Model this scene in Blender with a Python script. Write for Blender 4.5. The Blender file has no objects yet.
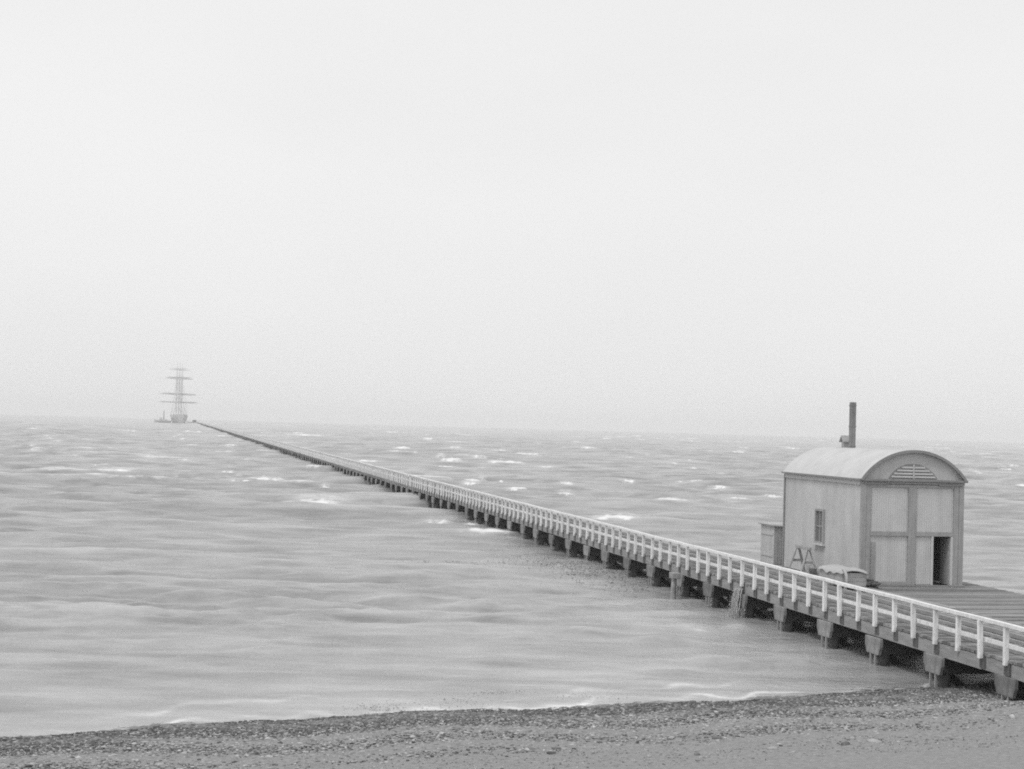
import bpy, bmesh, math, random
import numpy as np
from mathutils import Vector, Matrix

random.seed(7); rng = np.random.default_rng(7)
S = bpy.context.scene
COL = S.collection
R = math.radians

# ------------------------------------------------------------------ camera
F_PX, CAM_H = 1600.0, 6.8
PITCH, ROLL = R(1.492), R(1.587)
cam_d = bpy.data.cameras.new('camera'); cam = bpy.data.objects.new('camera', cam_d); COL.objects.link(cam)
cam_d.sensor_fit = 'HORIZONTAL'; cam_d.sensor_width = 36.0; cam_d.lens = F_PX * 36.0 / 1024.0
cam_d.clip_start = 0.5; cam_d.clip_end = 40000
CM = Matrix.Rotation(R(90) + PITCH, 4, 'X') @ Matrix.Rotation(ROLL, 4, 'Z')
cam.matrix_world = Matrix.Translation((0, 0, CAM_H)) @ CM
S.camera = cam

def on_sea(px, py):
    """point of the sea surface seen at a place of the photograph"""
    d = CM.to_3x3() @ Vector(((px - 512) / F_PX, -(py - 384.5) / F_PX, -1))
    t = -CAM_H / d.z
    return d.x * t, d.y * t

# frame of the jetty: local Y runs out to sea along it, local X to the right
ANG = R(11.704)
def W(u, v, z=0.0):
    return (v * math.cos(ANG) - u * math.sin(ANG), v * math.sin(ANG) + u * math.cos(ANG), z)

# ------------------------------------------------------------------ materials (all neutral: a black-and-white photograph)
def mat(name, base, rough=0.8, var=0.15, scale=3.0, bump=0.0, bscale=30.0, stretch=(1, 1, 1), metal=0.0, streak=None, spec=0.3, pieces=0.0, each=0.0):
    m = bpy.data.materials.new(name); m.use_nodes = True
    nt = m.node_tree; N = nt.nodes; L = nt.links
    b = N['Principled BSDF']; b.inputs['Roughness'].default_value = rough; b.inputs['Metallic'].default_value = metal
    b.inputs['Specular IOR Level'].default_value = spec
    tc = N.new('ShaderNodeTexCoord'); mp = N.new('ShaderNodeMapping'); mp.inputs['Scale'].default_value = stretch
    L.new(tc.outputs['Object'], mp.inputs['Vector'])
    n = N.new('ShaderNodeTexNoise'); n.inputs['Scale'].default_value = scale; n.inputs['Detail'].default_value = 8; n.inputs['Roughness'].default_value = 0.65
    L.new(mp.outputs['Vector'], n.inputs['Vector'])
    rp = N.new('ShaderNodeMapRange'); rp.inputs['From Min'].default_value = 0.28; rp.inputs['From Max'].default_value = 0.72
    rp.inputs['To Min'].default_value = base * (1 - var); rp.inputs['To Max'].default_value = base * (1 + var)
    L.new(n.outputs['Fac'], rp.inputs['Value'])
    val = rp.outputs['Result']
    if pieces:                       # every plank or pebble has its own tone
        g = N.new('ShaderNodeNewGeometry'); r3 = N.new('ShaderNodeMapRange'); r3.inputs['To Min'].default_value = 1 - pieces; r3.inputs['To Max'].default_value = 1 + pieces
        L.new(g.outputs['Random Per Island'], r3.inputs['Value']); m3 = N.new('ShaderNodeMath'); m3.operation = 'MULTIPLY'
        L.new(val, m3.inputs[0]); L.new(r3.outputs['Result'], m3.inputs[1]); val = m3.outputs[0]
    if each:                         # every copy has its own tone
        g = N.new('ShaderNodeObjectInfo'); r3 = N.new('ShaderNodeMapRange'); r3.inputs['To Min'].default_value = 1 - each; r3.inputs['To Max'].default_value = 1 + each
        L.new(g.outputs['Random'], r3.inputs['Value']); m3 = N.new('ShaderNodeMath'); m3.operation = 'MULTIPLY'
        L.new(val, m3.inputs[0]); L.new(r3.outputs['Result'], m3.inputs[1]); val = m3.outputs[0]
    if streak:                       # rain streaks and rust stains running down
        mp2 = N.new('ShaderNodeMapping'); mp2.inputs['Scale'].default_value = streak[0]
        L.new(tc.outputs['Object'], mp2.inputs['Vector'])
        n2 = N.new('ShaderNodeTexNoise'); n2.inputs['Scale'].default_value = 1.0; n2.inputs['Detail'].default_value = 6
        L.new(mp2.outputs['Vector'], n2.inputs['Vector'])
        r2 = N.new('ShaderNodeMapRange'); r2.inputs['From Min'].default_value = 0.42; r2.inputs['From Max'].default_value = 0.75
        r2.inputs['To Min'].default_value = 1.0; r2.inputs['To Max'].default_value = 1.0 - streak[1]
        L.new(n2.outputs['Fac'], r2.inputs['Value'])
        mu = N.new('ShaderNodeMath'); mu.operation = 'MULTIPLY'
        L.new(val, mu.inputs[0]); L.new(r2.outputs['Result'], mu.inputs[1]); val = mu.outputs[0]
    cb = N.new('ShaderNodeCombineColor')
    for k in ('Red', 'Green', 'Blue'): L.new(val, cb.inputs[k])
    L.new(cb.outputs['Color'], b.inputs['Base Color'])
    if bump:
        n3 = N.new('ShaderNodeTexNoise'); n3.inputs['Scale'].default_value = bscale; n3.inputs['Detail'].default_value = 5
        L.new(mp.outputs['Vector'], n3.inputs['Vector'])
        bp = N.new('ShaderNodeBump'); bp.inputs['Strength'].default_value = bump; bp.inputs['Distance'].default_value = 0.03
        L.new(n3.outputs['Fac'], bp.inputs['Height']); L.new(bp.outputs['Normal'], b.inputs['Normal'])
    return m

M = {}
M['white_paint'] = mat('white_paint', 0.84, 0.6, 0.10, 6, 0.2, 40, streak=((9, 9, 1.5), 0.25), each=0.07)
M['deck_timber'] = mat('deck_timber', 0.23, 0.85, 0.35, 1.5, 0.5, 14, stretch=(0.6, 4, 4), pieces=0.45)
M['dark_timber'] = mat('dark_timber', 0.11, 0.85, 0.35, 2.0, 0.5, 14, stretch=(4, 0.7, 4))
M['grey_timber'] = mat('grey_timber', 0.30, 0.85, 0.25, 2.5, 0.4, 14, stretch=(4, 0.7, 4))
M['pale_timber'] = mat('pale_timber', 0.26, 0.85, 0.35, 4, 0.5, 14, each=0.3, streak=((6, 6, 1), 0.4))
M['pile_timber'] = mat('pile_timber', 0.10, 0.8, 0.4, 3, 0.6, 12, stretch=(4, 4, 0.6))
M['iron'] = mat('iron', 0.20, 0.6, 0.3, 6)
M['strap_iron'] = mat('strap_iron', 0.34, 0.6, 0.25, 6)
M['rail_steel'] = mat('rail_steel', 0.36, 0.5, 0.2, 3, metal=0.3)
M['sheet_iron'] = mat('sheet_iron', 0.52, 0.7, 0.08, 1.3, streak=((2.2, 2.2, 0.35), 0.15))
M['door_iron'] = mat('door_iron', 0.56, 0.7, 0.07, 1.5, streak=((3.0, 3.0, 0.5), 0.13))
M['roof_iron'] = mat('roof_iron', 0.54, 0.65, 0.09, 1.0, streak=((1.2, 3.0, 1.2), 0.07))
M['gable_paint'] = mat('gable_paint', 0.50, 0.75, 0.06, 2, streak=((4, 4, 0.6), 0.12))
M['frame_paint'] = mat('frame_paint', 0.36, 0.75, 0.12, 3, 0.2, 20, streak=((6, 6, 0.5), 0.2))
M['trim_dark'] = mat('trim_dark', 0.25, 0.75, 0.15, 3)
M['trim_light'] = mat('trim_light', 0.54, 0.7, 0.08, 3)
M['flue_iron'] = mat('flue_iron', 0.25, 0.7, 0.2, 3, streak=((8, 8, 0.7), 0.3))
M['glass'] = mat('glass', 0.16, 0.12, 0.35, 5, spec=0.5)
M['canvas'] = mat('canvas', 0.42, 0.9, 0.12, 3, 0.4, 10)
M['cart_board'] = mat('cart_board', 0.38, 0.85, 0.2, 3, 0.3, 20)
M['rope'] = mat('rope', 0.13, 0.95, 0.3, 20)
M['ship_hazed'] = mat('ship_hazed', 0.50, 0.5, 0.2, 0.3)  # ship tones paled, here and below: distance haze put into the colour
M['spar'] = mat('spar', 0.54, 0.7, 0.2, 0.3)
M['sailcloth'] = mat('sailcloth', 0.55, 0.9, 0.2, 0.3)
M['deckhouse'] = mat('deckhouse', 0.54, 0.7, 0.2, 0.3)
M['weed'] = mat('weed', 0.12, 0.7, 0.4, 8, pieces=0.6)
M['raft_weed'] = mat('raft_weed', 0.30, 0.6, 0.4, 8, pieces=0.5)
M['shingle'] = mat('shingle', 0.27, 0.85, 0.4, 5, pieces=0.8)
M['spray_water'] = mat('spray_water', 0.50, 0.4, 0.2, 8)

# ------------------------------------------------------------------ mesh helpers
class MB:
    """collects shapes and links them as ONE mesh object"""
    def __init__(s): s.v = []; s.f = []; s.smooth = []
    def add(s, vs, fs, smooth=False):
        o = len(s.v); s.v += [tuple(p) for p in vs]; s.f += [tuple(i + o for i in f) for f in fs]; s.smooth += [smooth] * len(fs)
    def box(s, x0, x1, y0, y1, z0, z1, rot=None, c=None):
        vs = [Vector((x, y, z)) for z in (z0, z1) for y in (y0, y1) for x in (x0, x1)]
        if rot is not None:
            c = Vector(c) if c is not None else Vector(((x0 + x1) / 2, (y0 + y1) / 2, (z0 + z1) / 2))
            vs = [c + rot @ (p - c) for p in vs]
        s.add(vs, [(0, 2, 3, 1), (4, 5, 7, 6), (0, 1, 5, 4), (2, 6, 7, 3), (0, 4, 6, 2), (1, 3, 7, 5)])
    def bar(s, a, b, w, h=None, up=(0, 0, 1)):
        a, b = Vector(a), Vector(b); h = h or w; d = (b - a).normalized(); up = Vector(up)
        if abs(d.dot(up)) > 0.98: up = Vector((1, 0, 0))
        x = d.cross(up).normalized(); y = x.cross(d)
        vs = [p + x * sx * w / 2 + y * sy * h / 2 for p in (a, b) for sx, sy in ((-1, -1), (1, -1), (1, 1), (-1, 1))]
        s.add(vs, [(0, 1, 2, 3), (7, 6, 5, 4), (0, 4, 5, 1), (1, 5, 6, 2), (2, 6, 7, 3), (3, 7, 4, 0)])
    def tube(s, pts, rad, n=8, caps=True):
        pts = [Vector(p) for p in pts]
        rad = rad if isinstance(rad, (list, tuple)) else [rad] * len(pts)
        vs = []; up = None
        for i, p in enumerate(pts):
            d = (pts[min(i + 1, len(pts) - 1)] - pts[max(i - 1, 0)]).normalized()
            if up is None: up = Vector((1, 0, 0)) if abs(d.x) < 0.9 else Vector((0, 1, 0))
            x = d.cross(up).normalized(); y = d.cross(x).normalized(); up = -x.cross(d) if False else up
            for k in range(n):
                a = 2 * math.pi * k / n; vs.append(p + (x * math.cos(a) + y * math.sin(a)) * rad[i])
        fs = [(i * n + k, i * n + (k + 1) % n, (i + 1) * n + (k + 1) % n, (i + 1) * n + k) for i in range(len(pts) - 1) for k in range(n)]
        s.add(vs, fs, True)
        if caps: s.add(vs[:n], [tuple(range(n))]); s.add(vs[-n:], [tuple(reversed(range(n)))])
    def grid(s, nx, ny, fn, smooth=True):
        vs = [fn(i / (nx - 1), j / (ny - 1)) for j in range(ny) for i in range(nx)]
        s.add(vs, [(j * nx + i, j * nx + i + 1, (j + 1) * nx + i + 1, (j + 1) * nx + i) for j in range(ny - 1) for i in range(nx - 1)], smooth)
    def prism(s, outline, axis, a, b):
        """outline of 2-D points extruded along an axis (0, 1, 2)"""
        def mk(p, t):
            q = list(p); q.insert(axis, t); return q
        n = len(outline)
        s.add([mk(p, a) for p in outline] + [mk(p, b) for p in outline],
              [tuple(range(n)), tuple(range(2 * n - 1, n - 1, -1))] + [(k, k + n, (k + 1) % n + n, (k + 1) % n) for k in range(n)])
    def build(s, name, m, parent=None, bevel=0.0, fix=True):
        me = bpy.data.meshes.new(name); me.from_pydata(s.v, [], s.f); me.update()
        me.polygons.foreach_set('use_smooth', s.smooth)
        if fix:
            bm = bmesh.new(); bm.from_mesh(me); bmesh.ops.recalc_face_normals(bm, faces=bm.faces)
            if bevel: bmesh.ops.bevel(bm, geom=bm.edges[:], offset=bevel, segments=1, affect='EDGES', clamp_overlap=True)
            bm.to_mesh(me); bm.free()
        me.materials.append(M[m] if isinstance(m, str) else m)
        o = bpy.data.objects.new(name, me); COL.objects.link(o)
        if parent: o.parent = parent
        return o

def tag(o, label=None, cat=None, group=None, kind=None):
    if label: o['label'] = label
    if cat: o['category'] = cat
    if group: o['group'] = group
    if kind: o['kind'] = kind
    return o
def empty(name, loc, rz=ANG):
    o = bpy.data.objects.new(name, None); COL.objects.link(o); o.location = loc; o.rotation_euler = (0, 0, rz); o.empty_display_size = 0.5
    return o
def dup(o, parent, loc=None):
    c = o.copy(); COL.objects.link(c); c.parent = parent
    if loc is not None: c.location = loc
    return c

# ------------------------------------------------------------------ terrain
def shore_u(v): return 37.2 + 0.211 * (v - 5.24) + 0.25 * math.sin(v * 0.35) + 0.12 * math.sin(v * 1.1 + 1)
def beach_z(u, v):
    d = shore_u(v) - u
    z = 0.075 * d if d < 5 else 0.375 + 0.075 * (d - 5) + 0.0038 * (d - 5) ** 2
    if d < 0: z = max(0.055 * d, -2.5)
    bank = max(0.0, min(1.0, (v - 16) / 5)) * max(0.0, min(1.0, (36.5 - u) / 6))
    z = max(z, z * (1 - bank) + 1.22 * bank) if z < 1.22 else z
    return min(z, 5.1)
us = np.concatenate([np.linspace(-60, 20, 30)[:-1], np.linspace(20, 30, 30)[:-1], np.linspace(30, 42, 170)[:-1], np.linspace(42, 95, 20)])
vs_ = np.concatenate([np.linspace(-200, -14, 30)[:-1], np.linspace(-14, 30, 420)[:-1], np.linspace(30, 240, 30)])
mb = MB()
for u in us:
    for v in vs_:
        z = beach_z(u, v)
        if 29 < u < 43 and -15 < v < 31:
            z += 0.014 * math.sin(u * 2.3 + 1.7 * math.sin(v * .8)) + random.uniform(-.012, .012)
        mb.v.append(W(u, v, z))
nv = len(vs_)
for i in range(len(us) - 1):
    for j in range(nv - 1):
        mb.f.append((i * nv + j, i * nv + j + 1, (i + 1) * nv + j + 1, (i + 1) * nv + j)); mb.smooth.append(True)
def p_loose():
    v = random.uniform(-10, 25); d = random.uniform(0.5, 11); u = shore_u(v) - d
    return W(u, v, beach_z(u, v) + 0.004)
M['beach'] = mat('beach', 0.27, 0.9, 0.35, 9, 1.0, 30, pieces=0)
nt = M['beach'].node_tree; N = nt.nodes; L = nt.links; b = N['Principled BSDF']      # the sand is wet and darker where the swash reaches
src = b.inputs['Base Color'].links[0].from_socket
g = N.new('ShaderNodeNewGeometry'); sx = N.new('ShaderNodeSeparateXYZ'); L.new(g.outputs['Position'], sx.inputs[0])
wr = N.new('ShaderNodeMapRange'); wr.inputs['From Min'].default_value = .06; wr.inputs['From Max'].default_value = .22; L.new(sx.outputs['Z'], wr.inputs['Value'])
wm = N.new('ShaderNodeMix'); wm.data_type = 'RGBA'; wm.blend_type = 'MULTIPLY'; wm.inputs[0].default_value = 1.0
w2 = N.new('ShaderNodeMapRange'); w2.inputs['To Min'].default_value = .55; w2.inputs['To Max'].default_value = 1.0; L.new(wr.outputs[0], w2.inputs['Value'])
w3 = N.new('ShaderNodeCombineColor')
for k in ('Red', 'Green', 'Blue'): L.new(w2.outputs[0], w3.inputs[k])
L.new(src, wm.inputs[6]); L.new(w3.outputs[0], wm.inputs[7]); L.new(wm.outputs[2], b.inputs['Base Color'])
w4 = N.new('ShaderNodeMapRange'); w4.inputs['To Min'].default_value = .35; w4.inputs['To Max'].default_value = .9; L.new(wr.outputs[0], w4.inputs['Value']); L.new(w4.outputs[0], b.inputs['Roughness'])
tag(mb.build('beach', 'beach', fix=False), kind='structure')

# pebbles and broken weed of the strandline, darker and denser near the water
def scatter(n, place, m, name, size=(0.02, 0.06), flat=0.5):
    base = []
    for k in range(6):
        bm = bmesh.new(); bmesh.ops.create_icosphere(bm, subdivisions=1, radius=1)
        for p in bm.verts: p.co *= random.uniform(0.75, 1.2)
        base.append(([p.co.copy() for p in bm.verts], [tuple(q.index for q in f.verts) for f in bm.faces])); bm.free()
    b = MB()
    for _ in range(n):
        x, y, z = place()
        r = random.uniform(*size) * (1.7 if random.random() < 0.06 else 1)
        bv, bf = random.choice(base); a = random.uniform(0, 6.28); ca, sa = math.cos(a), math.sin(a)
        sx, sy, sz = r * random.uniform(.8, 1.7), r * random.uniform(.6, 1.0), r * random.uniform(.6, 1.2) * flat
        b.add([(x + ca * p.x * sx - sa * p.y * sy, y + sa * p.x * sx + ca * p.y * sy, z + p.z * sz) for p in bv], bf, True)
    return b.build(name, m, fix=False)
def p_shingle():
    v = random.uniform(-10, 25); d = random.triangular(-0.1, 8.5, 1.5); u = shore_u(v) - d
    return W(u, v, beach_z(u, v) + 0.005)
tag(scatter(34000, p_shingle, 'shingle', 'shingle', (0.012, 0.042)), 'grey shingle strewn along the wet edge of the beach', 'shingle', kind='stuff')
tag(scatter(16000, p_loose, 'shingle', 'pebbles', (0.006, 0.022)), 'loose small pebbles over the upper beach sand', 'pebbles', kind='stuff')
tag(scatter(260, p_loose, 'shingle', 'stones', (0.035, 0.075), 0.6), 'larger grey stones lying here and there on the beach', 'stones', kind='stuff')
def p_wrack():
    v = random.uniform(-10, 25); d = max(0.0, random.gauss(1.25, 0.85)) + 0.3 * math.sin(v * 1.7) ** 2
    u = shore_u(v) - d
    return W(u, v, beach_z(u, v) + 0.01)
tag(scatter(20000, p_wrack, 'weed', 'seaweed_wrack', (0.012, 0.042), 0.45), 'dark strip of broken seaweed washed up along the waterline', 'seaweed', kind='stuff')

# ------------------------------------------------------------------ sea: one sheet, bent with the earth, waves as real relief
caps_px = [(455,441,19,1),(404,448,12,1),(451,460,21,2),(478,457,20,1.5),(527.6,454,26,2),(511,463,26,2.4),(577,441,10,1),(606,438,10,1),(588,448,15,1.2),
 (580,456,12,1.6),(564,447,5,1),(628,457,10,1.4),(687.5,460,22,2),(642,439,8,1),(701,449,8,1),(583,478.5,40,1.2),(628,482.6,14,1.6),(678,485.5,46,2),
 (674,499.5,34,3.2),(438,476,24,1.8),(459,482.6,28,2.6),(518,491,20,1.4),(565,494,14,1.8),(701,474,18,1.4),(737,498.6,24,2.6),(773,497,22,4),(613,519,50,2.2),
 (30.6,422.5,12,1),(53,436,14,1),(56,440.6,12,1),(88.6,440,24,1),(134,430,12,1),(126,447,36,1.2),(129,451.5,30,1.4),(161,457,50,1.8),(193,430.6,22,1),
 (222,452,24,1.2),(258,451,28,1.6),(116,470.6,38,2),(238,480,26,1.8),(267.5,480,36,3),(264,434.5,28,1.2),(306,434.5,36,1.2),(287,442,22,1.2),(319,500,42,1.6),
 (325,488.6,8,1.6),(387,450.5,40,1.5),(402,448,14,1),(367,460.5,24,1.6),(362,507,40,3.2),(438,519,30,2.4),(472,521,24,2),(488,533,46,2.6),
 (983,453,18,1.6),(966,489,6,2),(20,457,10,1.2),(1005,470,14,1.6),(8,446,12,1.2)]
def build_sea():
    az = np.concatenate([np.linspace(-80, -22, 60)[:-1], np.linspace(-22, 22, 780)[:-1], np.linspace(22, 80, 60)])
    r = 30 * np.exp(np.arange(0, 1160) * 0.0052); r = r[r < 12500]
    A, Rr = np.meshgrid(np.radians(az), r)
    X = Rr * np.sin(A); Y = Rr * np.cos(A)
    ca, sa = math.cos(ANG), math.sin(ANG)
    V = X * ca + Y * sa; U = -X * sa + Y * ca
    D = U - (37.2 + 0.211 * (V - 5.24))            # metres out from the shore
    Z = -Rr ** 2 / (2 * 7.4e6)
    grow = np.clip((D + 1) / 80, 0.03, 1.0) ** 0.9
    H = np.zeros_like(X)
    grow_long = np.clip((D + 1) / 95, 0.03, 1.0) ** 0.95
    for k in range(64):
        lam = 3.5 * (24 / 3.5) ** rng.random()
        th = rng.normal(0.08, 0.30); kx, ky = math.sin(th) * 2 * math.pi / lam, -math.cos(th) * 2 * math.pi / lam
        amp = 0.0190 * lam ** 0.50
        fade = np.clip(lam / (Rr * 0.0052 * 2.4) - 0.6, 0, 1)
        ph = kx * X + ky * Y + rng.random() * 6.28 + 0.9 * np.sin(0.021 * X + rng.random() * 6) + 0.7 * np.sin(0.013 * Y + rng.random() * 6)
        H += amp * fade * (grow_long if lam > 6.5 else grow) * (np.sin(ph) + 0.34 * np.cos(2 * ph))
    C = np.zeros_like(X); near = int(np.searchsorted(r, 420))
    for k in range(64):                              # short wind chop riding on them
        lam = 0.7 * (4.2 / 0.7) ** rng.random()
        th = rng.normal(0.12, 0.50); kx, ky = math.sin(th) * 2 * math.pi / lam, -math.cos(th) * 2 * math.pi / lam
        fade = np.clip(lam / (Rr[:near] * 0.0052 * 2.4) - 0.7, 0, 1)
        ph = kx * X[:near] + ky * Y[:near] + rng.random() * 6.28 + 1.1 * np.sin(0.09 * X[:near] + rng.random() * 6) + 0.9 * np.sin(0.07 * Y[:near] + rng.random() * 6)
        C[:near] += 0.0095 * lam ** 0.5 * fade * np.sin(ph)
    patch = np.clip(0.75 + 0.6 * np.sin(X * 0.11 + 1.5 * np.sin(Y * 0.06)) * np.sin(Y * 0.085 + np.sin(X * .05)), 0.2, 1.5)
    H = H + C * patch * np.clip((D + 1) / 22, 0.12, 1.0)
    grow0 = grow; grow = 1.0
    gust = 0.8 + 0.25 * np.sin(X * 0.031 + 1.3 * np.sin(Y * 0.017)) * np.sin(Y * 0.023 + 2)
    H *= grow * gust
    FO = np.zeros_like(X); FI = np.zeros_like(X)
    # small crests that break by themselves
    sg = np.maximum(0.40 * grow0, 0.04)
    sc_ = np.clip(0.55 + 0.7 * np.sin(X * 0.043 + 2.1 * np.sin(Y * 0.019)) * np.sin(Y * 0.031 + 1.7 * np.sin(X * 0.027)), 0, 1)
    FO = np.clip((H / sg - 1.35) / 0.7, 0, 1) * sc_ * 0.55 * np.clip((D - 25) / 60, 0, 1)
    FI = np.clip((H / sg - 0.55) / 1.3, 0, 1) * 0.30 * np.clip((D - 4) / 20, 0, 1)  # thin froth; paler crests also put wave contrast into the colour
    items = []
    for (px, py, w, t) in caps_px:
        x, y = on_sea(px, py + 1.2); rr = math.hypot(x, y)
        items.append((x, y, w * rr / F_PX * 0.5, t * rr / F_PX, 1.0))
    for _ in range(420):
        q = rng.random() ** 1.4; rr = 170 * (2200 / 170) ** q; a = math.radians(rng.uniform(-24, 24))
        items.append((rr * math.sin(a), rr * math.cos(a), rng.uniform(3, 18) * rr / F_PX * 0.5, rng.uniform(.5, 1.0) * rr / F_PX, rng.uniform(.55, 1.1)))
    for (cx, cy, hw, h, st) in items:
        rr = math.hypot(cx, cy)
        h = min(max(h * 0.75, 0.12), 0.6); kk = max(0.6, 0.0055 * rr)
        i0 = np.searchsorted(r, rr - 9 * kk - hw); i1 = np.searchsorted(r, rr + 12 * kk + hw)
        xs, ys = X[i0:i1], Y[i0:i1]
        tl = (xs - cx) / hw
        nb = 3
        wob = 0.35 * kk * np.sin(xs * 6.0 / hw + cx) + 0.25 * kk * np.sin(xs * 13.0 / hw + cy)
        s = (ys - cy) - wob - 0.5 * kk * tl * math.sin(cx)
        lat = np.exp(-np.abs(tl) ** 3.0) * (0.86 + 0.14 * np.sin(xs * 7.0 / hw + 2 * cy))
        prof = np.where(s < 0, np.exp(-(s / (0.9 * kk)) ** 2), np.exp(-(s / (2.6 * kk)) ** 2))
        H[i0:i1] += h * lat * prof
        fo = lat * np.exp(-((s + 0.55 * kk) / (0.85 * kk)) ** 2) * st
        FO[i0:i1] = np.maximum(FO[i0:i1], fo)
        FI[i0:i1] = np.maximum(FI[i0:i1], 0.8 * st * np.exp(-np.abs(tl * .75) ** 3) * np.where(s < 0, np.exp(-(s / (1.3 * kk)) ** 2), np.exp(-(s / (4.0 * kk)) ** 2)))
    # low wavelets about to spill on the sand
    def swash(px0, py0, px1, py1, h, foam, kk=0.5):
        x0, y0 = on_sea(px0, py0); x1, y1 = on_sea(px1, py1)
        L = math.hypot(x1 - x0, y1 - y0); dx, dy = (x1 - x0) / L, (y1 - y0) / L
        i1 = np.searchsorted(r, 120)
        xs, ys = X[:i1], Y[:i1]
        t = ((xs - x0) * dx + (ys - y0) * dy) / L; s = -(xs - x0) * dy + (ys - y0) * dx
        s = s - 0.30 * np.sin(t * 9 + px0) - 0.12 * np.sin(t * 23)
        lat = np.exp(-np.abs((t - 0.5) * 2) ** 4) * (0.7 + 0.3 * np.sin(t * 14 + py0))
        prof = np.where(s < 0, np.exp(-(s / (0.8 * kk)) ** 2), np.exp(-(s / (2.4 * kk)) ** 2))
        H[:i1] += h * lat * prof
        FI[:i1] = np.maximum(FI[:i1], foam * lat * np.exp(-((s - 1.3 * kk) / (1.7 * kk)) ** 2)); FO[:i1] = np.maximum(FO[:i1], 0.35 * foam * lat * np.exp(-((s + 0.3) / (.6 * kk)) ** 2))
    swash(500, 636, 690, 641, 0.26, 0.45, 0.5); swash(640, 630, 760, 633, 0.10, 0.55, 0.8)
    swash(660, 663, 850, 664, 0.22, 0.35, 0.5); swash(150, 597, 320, 596, 0.16, 0.0); swash(420, 663, 660, 667, 0.10, 0.12, 0.5)
    swash(180, 650, 420, 655, 0.12, 0.0); swash(60, 560, 240, 566, 0.14, 0.0, .7); swash(560, 598, 700, 607, .07, .35, 1.2)
    swash(380, 575, 560, 582, .16, .15, .6); swash(200, 620, 360, 618, .16, 0, .5); swash(330, 600, 520, 606, .15, .1, .5); swash(560, 676, 720, 673, .10, .2, .4)
    swash(250, 690, 470, 693, 0.06, 0.22, .5); swash(500, 690, 760, 682, 0.06, 0.30, .45); swash(300, 712, 560, 704, .04, .35, .3); swash(560, 702, 800, 690, .04, .35, .3)
    edge = D - 0.25 - .40 * np.sin(V * .62 + 1.2 * np.sin(V * 1.9)) - .15 * np.sin(V * 4.3)
    FI = np.maximum(FI, 0.95 * np.exp(-(edge / 0.30) ** 2) * (.6 + .4 * np.sin(V * 1.3 + 2)))
    FI = np.maximum(FI, 0.60 * np.exp(-((edge - 1.9 - .5 * np.sin(V * .4)) / 0.28) ** 2) * np.clip(np.sin(V * .55 + 1) + .3, 0, 1))
    FO = np.maximum(FO, 0.42 * np.exp(-((edge - .1) / 0.16) ** 2) * np.clip(np.sin(V * .9 + 1) + .5, 0, 1))
    SH = np.clip(1 - D / 45, 0, 1) * np.clip((V + 25) / 40, 0.15, 1)      # milky, sand-laden shallows
    Z = Z + H
    global sea_z
    def sea_z(x, y):
        i = min(int(np.searchsorted(r, math.hypot(x, y))), len(r) - 1); j = min(int(np.searchsorted(az, math.degrees(math.atan2(x, y)))), len(az) - 1)
        return float(Z[i, j])
    n, m_ = X.shape
    co = np.stack([X, Y, Z], -1).reshape(-1, 3).astype(np.float32)
    idx = np.arange(n * m_).reshape(n, m_)
    quads = np.stack([idx[:-1, :-1], idx[:-1, 1:], idx[1:, 1:], idx[1:, :-1]], -1).reshape(-1, 4).astype(np.int32)
    me = bpy.data.meshes.new('sea'); me.vertices.add(len(co)); me.vertices.foreach_set('co', co.ravel())
    me.loops.add(quads.size); me.loops.foreach_set('vertex_index', quads.ravel())
    me.polygons.add(len(quads)); me.polygons.foreach_set('loop_start', np.arange(0, quads.size, 4, dtype=np.int32))
    me.update(calc_edges=True)
    me.polygons.foreach_set('use_smooth', np.ones(len(quads), dtype=bool))
    for nm, arr in (('foam', FO), ('silt', SH), ('film', FI)):
        at = me.attributes.new(nm, 'FLOAT', 'POINT'); at.data.foreach_set('value', arr.reshape(-1).astype(np.float32))
    m = bpy.data.materials.new('sea_water'); m.use_nodes = True
    nt = m.node_tree; N = nt.nodes; L = nt.links; b = N['Principled BSDF']
    b.inputs['IOR'].default_value = 1.33; b.inputs['Roughness'].default_value = 0.22
    tc = N.new('ShaderNodeTexCoord')
    def noise(scale, detail, stretch, rough=.6):
        mp = N.new('ShaderNodeMapping'); mp.inputs['Scale'].default_value = stretch; L.new(tc.outputs['Object'], mp.inputs['Vector'])
        q = N.new('ShaderNodeTexNoise'); q.inputs['Scale'].default_value = scale; q.inputs['Detail'].default_value = detail; q.inputs['Roughness'].default_value = rough
        L.new(mp.outputs['Vector'], q.inputs['Vector']); return q.outputs['Fac']
    def rng_(v, a, b_, c, d):
        q = N.new('ShaderNodeMapRange'); q.inputs['From Min'].default_value = a; q.inputs['From Max'].default_value = b_
        q.inputs['To Min'].default_value = c; q.inputs['To Max'].default_value = d; L.new(v, q.inputs['Value']); return q.outputs['Result']
    def mth(op, a, b_):
        q = N.new('ShaderNodeMath'); q.operation = op
        for i, x in enumerate((a, b_)):
            if isinstance(x, (int, float)): q.inputs[i].default_value = x
            else: L.new(x, q.inputs[i])
        return q.outputs[0]
    af = N.new('ShaderNodeAttribute'); af.attribute_name = 'foam'
    as_ = N.new('ShaderNodeAttribute'); as_.attribute_name = 'silt'
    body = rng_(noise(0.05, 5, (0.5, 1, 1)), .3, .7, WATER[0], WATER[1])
    body = mth('MULTIPLY', body, rng_(noise(0.55, 9, (0.30, 1, 1), .68), .36, .64, 0.72, 1.34))     # wave light and shade put into the colour as silt and froth streaks
    silt = mth('MULTIPLY', as_.outputs['Fac'], rng_(noise(0.35, 6, (0.45, 1, 1)), .35, .7, 0.25, 1.0))
    body = mth('ADD', body, mth('MULTIPLY', silt, 0.10))
    af2 = N.new('ShaderNodeAttribute'); af2.attribute_name = 'film'
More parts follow.
